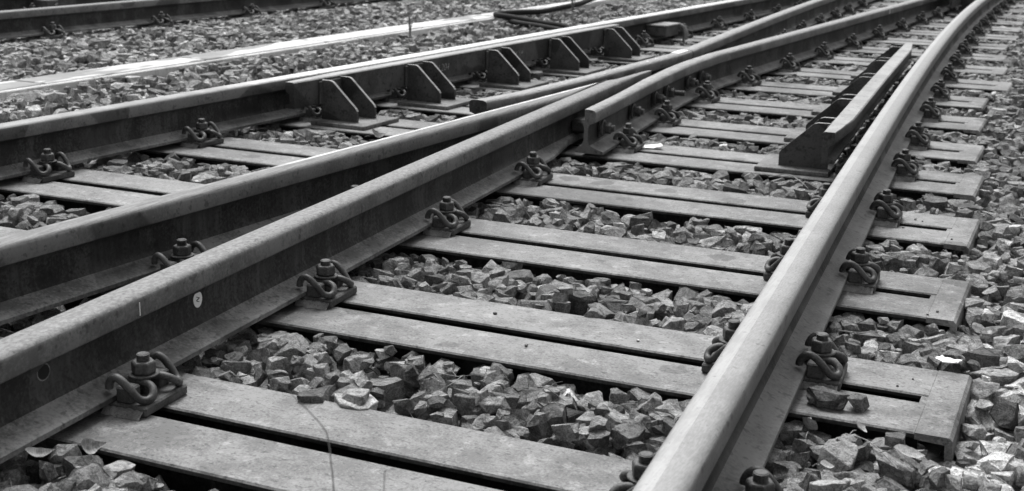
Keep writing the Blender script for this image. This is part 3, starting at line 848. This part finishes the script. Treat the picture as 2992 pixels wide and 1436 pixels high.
# the stones that show largest become parts of their own
score = []
for i, s in enumerate(stones):
    u, v, dz = project(s[0], s[1], s[2])
    ii = int((s[0] - X0) / RES); jj = int((s[1] - Y0) / RES)
    vis = s[12] > HM[max(0, ii - 1):ii + 2, max(0, jj - 1):jj + 2].max() - 0.010
    inf = abs(u) < 1.0 and abs(v) < 1.0
    score.append((s[3] + s[4]) / dz if (vis and inf) else 0)
order = np.argsort(-np.array(score))
partset = set(order[:255].tolist())
def place_part(s):
    o = ob('stone', PART_ME[s[6]], bed, (s[0], s[1], s[2]))
    o.rotation_euler = rotm(s[7], s[8], s[9]).to_euler(); o.scale = (s[3], s[4], s[5])
    o.color = (s[10], s[10], s[10], s[10])
    return o
for i in partset: place_part(stones[i])
# stones resting on the sleepers and lodged by the clips
for x, y, z, a, b, c, t, p in ((c4(2.19) + 0.11, 2.205, 0.016, .036, .02, .015, .13, 3), (c4(2.2) + 0.165, 2.215, 0.013, .02, .017, .013, .14, 8), (c4(2.2) + 0.135, 2.20, 0.009, .012, .01, .008, .2, 11), (c4(2.25) + 0.09, 2.21, 0.010, .013, .012, .009, .16, 15),
                               (c4(1.52) - 0.150, 1.575, 0.024, .034, .03, .026, .12, 5), (c4(1.4) - 0.245, 1.42, 0.016, .05, .04, .024, .33, 14), (-1.350, 1.455, -0.012, .034, .030, .026, .12, 21), (-1.405, 1.475, -0.015, .026, .024, .018, .3, 30)):
    place_part((x, y, z, a, b, c, p, 0.15, 0.3, random.uniform(0, 6), t))
for q in range(12):      # small chips thrown onto the sleeper tops
    k = random.choice((-1, -1, 0, 0, 1, 2)); sx = random.choice((c4(YK[k]) - random.uniform(.15, .85), c4(YK[k]) + random.uniform(.14, .3)))
    sy = YK[k] + random.choice((-1, 1)) * random.uniform(0.04, 0.15); r0 = random.uniform(.002, .0045)
    place_part((sx, sy, r0 * .5, r0 * 1.2, r0, r0 * .7, q % NPR, 0.1, 0.5, random.uniform(0, 6), random.choice((.1, .14, .2, .45))))
print('stones', len(stones))
# the rest: one heap
by = {}
for i, s in enumerate(stones):
    if i not in partset: by.setdefault((s[6], s[11] < 3.6 and s[3] > 0.014), []).append(s)
VV = []; FF = []; TT = []; off = 0
for (p, near), L in by.items():
    v, f = (PHI if near else PLO)[p]
    Rm = np.array([np.array(rotm(s[7], s[8], s[9])) for s in L]); S = np.array([[s[3], s[4], s[5]] for s in L]); T = np.array([[s[0], s[1], s[2]] for s in L])
    W_ = np.einsum('nij,nvj->nvi', Rm, v[None] * S[:, None]) + T[:, None]
    n = len(L); nv = len(v)
    VV.append(W_.reshape(-1, 3)); FF.append((f[None] + (np.arange(n) * nv)[:, None, None] + off).reshape(-1, 3)); off += n * nv
    TT.append(np.repeat([s[10] for s in L], nv))
VV = np.concatenate(VV).astype(np.float32); FF = np.concatenate(FF).astype(np.int32); TT = np.concatenate(TT).astype(np.float32)
me = bpy.data.meshes.new('stones'); me.vertices.add(len(VV)); me.vertices.foreach_set('co', VV.ravel())
me.loops.add(FF.size); me.loops.foreach_set('vertex_index', FF.ravel())
me.polygons.add(len(FF)); me.polygons.foreach_set('loop_start', np.arange(0, FF.size, 3, dtype=np.int32))
me.update(calc_edges=True); at = me.attributes.new('tone', 'FLOAT', 'POINT'); at.data.foreach_set('value', TT)
me.materials.append(M['stones']); me.polygons.foreach_set('use_smooth', [False] * len(FF))
print('stone tris', len(FF))
so_ = ob('stones', me, bed); tag(so_, kind='stuff')

# ------------------------------------------------------------------ leaves, twigs, scraps, weeds
def hmz(x, y):
    i = int((x - X0) / RES); j = int((y - Y0) / RES)
    return float(HM[i - 2:i + 3, j - 2:j + 3].max())
def leaf_mesh(L, W, curl, seed):
    r = random.Random(seed); n = 9; v = []; f = []
    for i in range(n):
        t = i / (n - 1); wd = W * math.sin(PI * min(1, t * 1.04)) ** 0.75 * (1 - 0.25 * t) if 0 < t < 1 else 0.0006
        wd *= r.uniform(.9, 1.1)
        z = curl * (t - 0.5) ** 2 * 2 * L
        for s_, lift in ((-1, 0.35), (-0.5, 0.08), (0, 0), (0.5, 0.1), (1, 0.4)):
            v.append((t * L - L / 2, s_ * wd, z + lift * wd * (0.6 + curl)))
    for i in range(n - 1):
        for j in range(4): f.append((i * 5 + j, i * 5 + j + 1, i * 5 + 6 + j, i * 5 + 5 + j))
    me = mesh('leaf_blade', v, f, [M['leaf']], smooth=True, ang=80)
    return me
def leaf(x, y, L, W, curl, rz, tilt, label, seed):
    z = hmz(x, y) + 0.004
    root = empty('dry_leaf', (x, y, z)); tag(root, label, 'leaf')
    L *= 0.62; W *= 0.6
    ob('blade', leaf_mesh(L, W, curl, seed), root, (0, 0, 0.008), (tilt, 0.25, rz))
    p0 = Matrix.Rotation(rz, 3, 'Z') @ Vector((-L / 2, 0, 0.01)); p1 = Matrix.Rotation(rz, 3, 'Z') @ Vector((-L * 0.85, 0.006, 0.006))
    ob('stem', tube('stem', [p0, (p0 + p1) / 2 + Vector((0, 0, .003)), p1], 0.0009, M['twig'], 6), root)
leaf(-0.372, 2.10, 0.085, 0.030, 0.7, 1.9, 0.7, 'crumpled dry leaf standing against the polished rail foot by a sleeper', 1)
leaf(-0.286, 2.115, 0.055, 0.024, 0.3, 1.4, 0.6, 'ribbed dry leaf tucked under the front edge of an open sleeper end', 2)
leaf(-0.307, 1.943, 0.040, 0.020, 0.2, 0.6, 0.2, 'small pale notched leaf on the stones beside the polished rail', 3)
leaf(-0.196, 2.027, 0.085, 0.034, 0.2, 0.4, 0.15, 'broad pale leaf lying on white-flecked ballast', 4)
leaf(-1.375, 1.49, 0.075, 0.024, 0.8, 1.3, 0.9, 'curled dry leaf upright between stones below the sticker rail', 5)
leaf(-1.41, 1.42, 0.075, 0.018, 0.5, 1.1, 0.6, 'long narrow dry leaf beneath the foot of the sticker rail', 6)
leaf(-1.30, 1.525, 0.05, 0.017, 0.6, 0.2, 0.5, 'small dry leaf under the front edge of the sleeper below the sticker rail', 7)
leaf(-2.29, 4.02, 0.09, 0.03, 1.0, 0.4, 0.4, 'crumpled leaf beside a check rail bracket and the trough-side rail', 9)
leaf(-2.28, 2.72, 0.07, 0.024, 0.9, 0.4, 0.6, 'dry leaf in the stones between the trough-side rail and the shiny-banded rail', 10)

def twig(P, r, label, mat='twig', name='dry_twig', cat='twig', side=None):
    pts = catmull(P, 6); n = len(pts)
    rad = [r * (1 - 0.6 * i / n) for i in range(n)]
    o = ob(name, tube(name, pts, rad, M[mat], 6)); tag(o, label, cat)
    for q, (i, dv) in enumerate(side or ()):
        p = Vector(pts[i]); d = Vector(dv)
        ob('side_shoot', tube('side_shoot', [p, p + d * .5 + Vector((0, 0, .004)), p + d], [r * .6, r * .5, r * .3], M[mat], 5), o)
    return o
def g(x, y, dz=0.006): return (x, y, hmz(x, y) + dz)
twig([g(0.005, 2.60), (0.03, 2.63, hmz(.02, 2.62) + .05), (0.06, 2.60, hmz(.06, 2.6) + .035), g(0.115, 2.62)], 0.0016, 'bent white straw arching over stones past the sleeper ends')
twig([g(-0.41, 2.585), g(-0.37, 2.60, .012), g(-0.335, 2.63, .012), g(-0.285, 2.62)], 0.0016, 'pale straw on the stones next to the polished rail between two sleeper ends')
twig([g(-0.31, 2.13, -.005), g(-0.26, 2.06, .012), g(-0.205, 1.985, .01)], 0.0014, 'thin stem slanting across stones in front of the nearest open sleeper end')
twig([g(-1.06, 2.04), g(-1.01, 2.06, .008), g(-0.98, 2.02, .008), g(-0.985, 1.95, .006), g(-1.0, 1.90, .004)], 0.0010, 'thin curved twig with side shoots on the crib stones near the sticker rail', side=((6, (-.03, .02, .006)), (12, (.05, .015, .004))))
twig([g(-0.90, 4.06), g(-0.84, 4.05, .02), g(-0.78, 3.99, .012), g(-0.74, 3.96)], 0.002, 'pale twig beside the front bracket of the pale-topped check rail')
twig([g(-0.665, 3.42), g(-0.61, 3.40, .016), g(-0.56, 3.43, .012)], 0.0014, 'short straw between sleepers left of the polished rail')
twig([(-0.60, 1.655, 0.002), (-0.575, 1.60, 0.008), (-0.56, 1.53, 0.004)], 0.0013, 'white straw lying across the front sleeper and a stone')
twig([g(-0.83, 2.02), g(-0.80, 1.99, .025), g(-0.765, 2.0, .008)], 0.0012, 'tiny branching straw on the crib stones nearest the polished rail', side=((6, (.02, .02, .01)),))
twig([g(-2.04, 4.10, .0), (-2.12, 4.15, .004), (-2.2, 4.18, .005)], 0.002, 'white curved straw on the sleeper by the first check rail bracket')
# grass stems rising close to the camera
twig([(-0.575, 0.965, -0.09), (-0.60, 0.978, 0.15), (-0.6110, 0.9847, 0.3055), (-0.6161, 0.9893, 0.3293), (-0.6213, 0.9934, 0.3512), (-0.6273, 0.9944, 0.3636), (-0.6494, 0.9910, 0.3852), (-0.6761, 0.9859, 0.4082), (-0.6937, 0.9809, 0.4172)], 0.0010,
     'tall blurred grass stem bent to one side in front of the nearest sleeper', 'stalk', 'grass_stem', 'grass')
twig([(-0.540, 0.95, -0.09), (-0.543, 0.958, 0.15), (-0.5447, 0.9639, 0.3284), (-0.5453, 0.9690, 0.3469)], 0.0008, 'short straight blurred grass stem in front of the nearest sleeper', 'stalk', 'grass_stem', 'grass')

def weed(x, y, h, n, label, seed):
    r = random.Random(seed); z = hmz(x, y) - 0.02
    root = empty('weed', (x, y, z)); tag(root, label, 'weed')
    for i in range(n):
        a = r.uniform(0, 6.28); le = h * r.uniform(.5, 1); sp = le * r.uniform(.05, .28)
        P = [Vector((0, 0, 0)), Vector((math.cos(a) * sp * .3, math.sin(a) * sp * .3, le * .5)), Vector((math.cos(a) * sp, math.sin(a) * sp, le))]
        pts = catmull(P, 5); s_ = ob('stalk', tube('stalk', pts, [0.0017 * (1 - .6 * q / len(pts)) for q in range(len(pts))], M['stalk'], 5), root)
        v = []; f = []
        for q in range(7):
            p = pts[r.randrange(3, len(pts))]; d = Vector((r.gauss(0, 1), r.gauss(0, 1), r.uniform(0, 1))).normalized() * r.uniform(.008, .018); sd2 = d.cross(Vector((0, 0, 1))).normalized() * 0.003
            b = len(v); v += [p, p + d * .5 + sd2, p + d, p + d * .5 - sd2]; f.append((b, b + 1, b + 2, b + 3))
        ob('leaves', mesh('leaves', v, f, [M['stalk']]), s_)
weed(-3.56, 6.62, 0.25, 13, 'thin tall weed growing in front of the concrete trough', 4)
weed(-3.50, 8.98, 0.20, 16, 'wispy dry weed tuft beside the black hose and trough', 9)
weed(cT(4.62) + 0.03, 4.62, 0.09, 2, 'single dry stalk against the concrete trough wall', 5)

def scrap(x, y, z, L, W, rz, label, seed):
    r = random.Random(seed); bm = bmesh.new(); bmesh.ops.create_grid(bm, x_segments=5, y_segments=4, size=1)
    for v in bm.verts: v.co = Vector((v.co.x * L * (1 + r.uniform(-.12, .12)), v.co.y * W * (1 + r.uniform(-.15, .15)), 0.25 * W * v.co.x ** 2 + r.uniform(0, .003)))
    ex = bmesh.ops.extrude_face_region(bm, geom=list(bm.faces))
    for v in [q for q in ex['geom'] if isinstance(q, bmesh.types.BMVert)]: v.co.z += 0.002
    o = ob('plastic_scrap', bm_mesh('plastic_scrap', bm, M['white'], True, 40), None, (x, y, z), (0.1, -0.1, rz)); tag(o, label, 'litter')
scrap(-0.187, 2.515, 0.012, 0.024, 0.010, -0.5, 'white plastic scrap at the rear corner of the nearest open sleeper end', 1)
scrap(-1.40, 4.405, 0.004, 0.034, 0.020, 0.3, 'crumpled white paper scrap on a sleeper by the sawn-off wing rail end', 2)
scrap(-2.14, 4.22, 0.003, 0.022, 0.012, 0.2, 'small pale wrapper on the sleeper by the first trough-side bracket', 3)
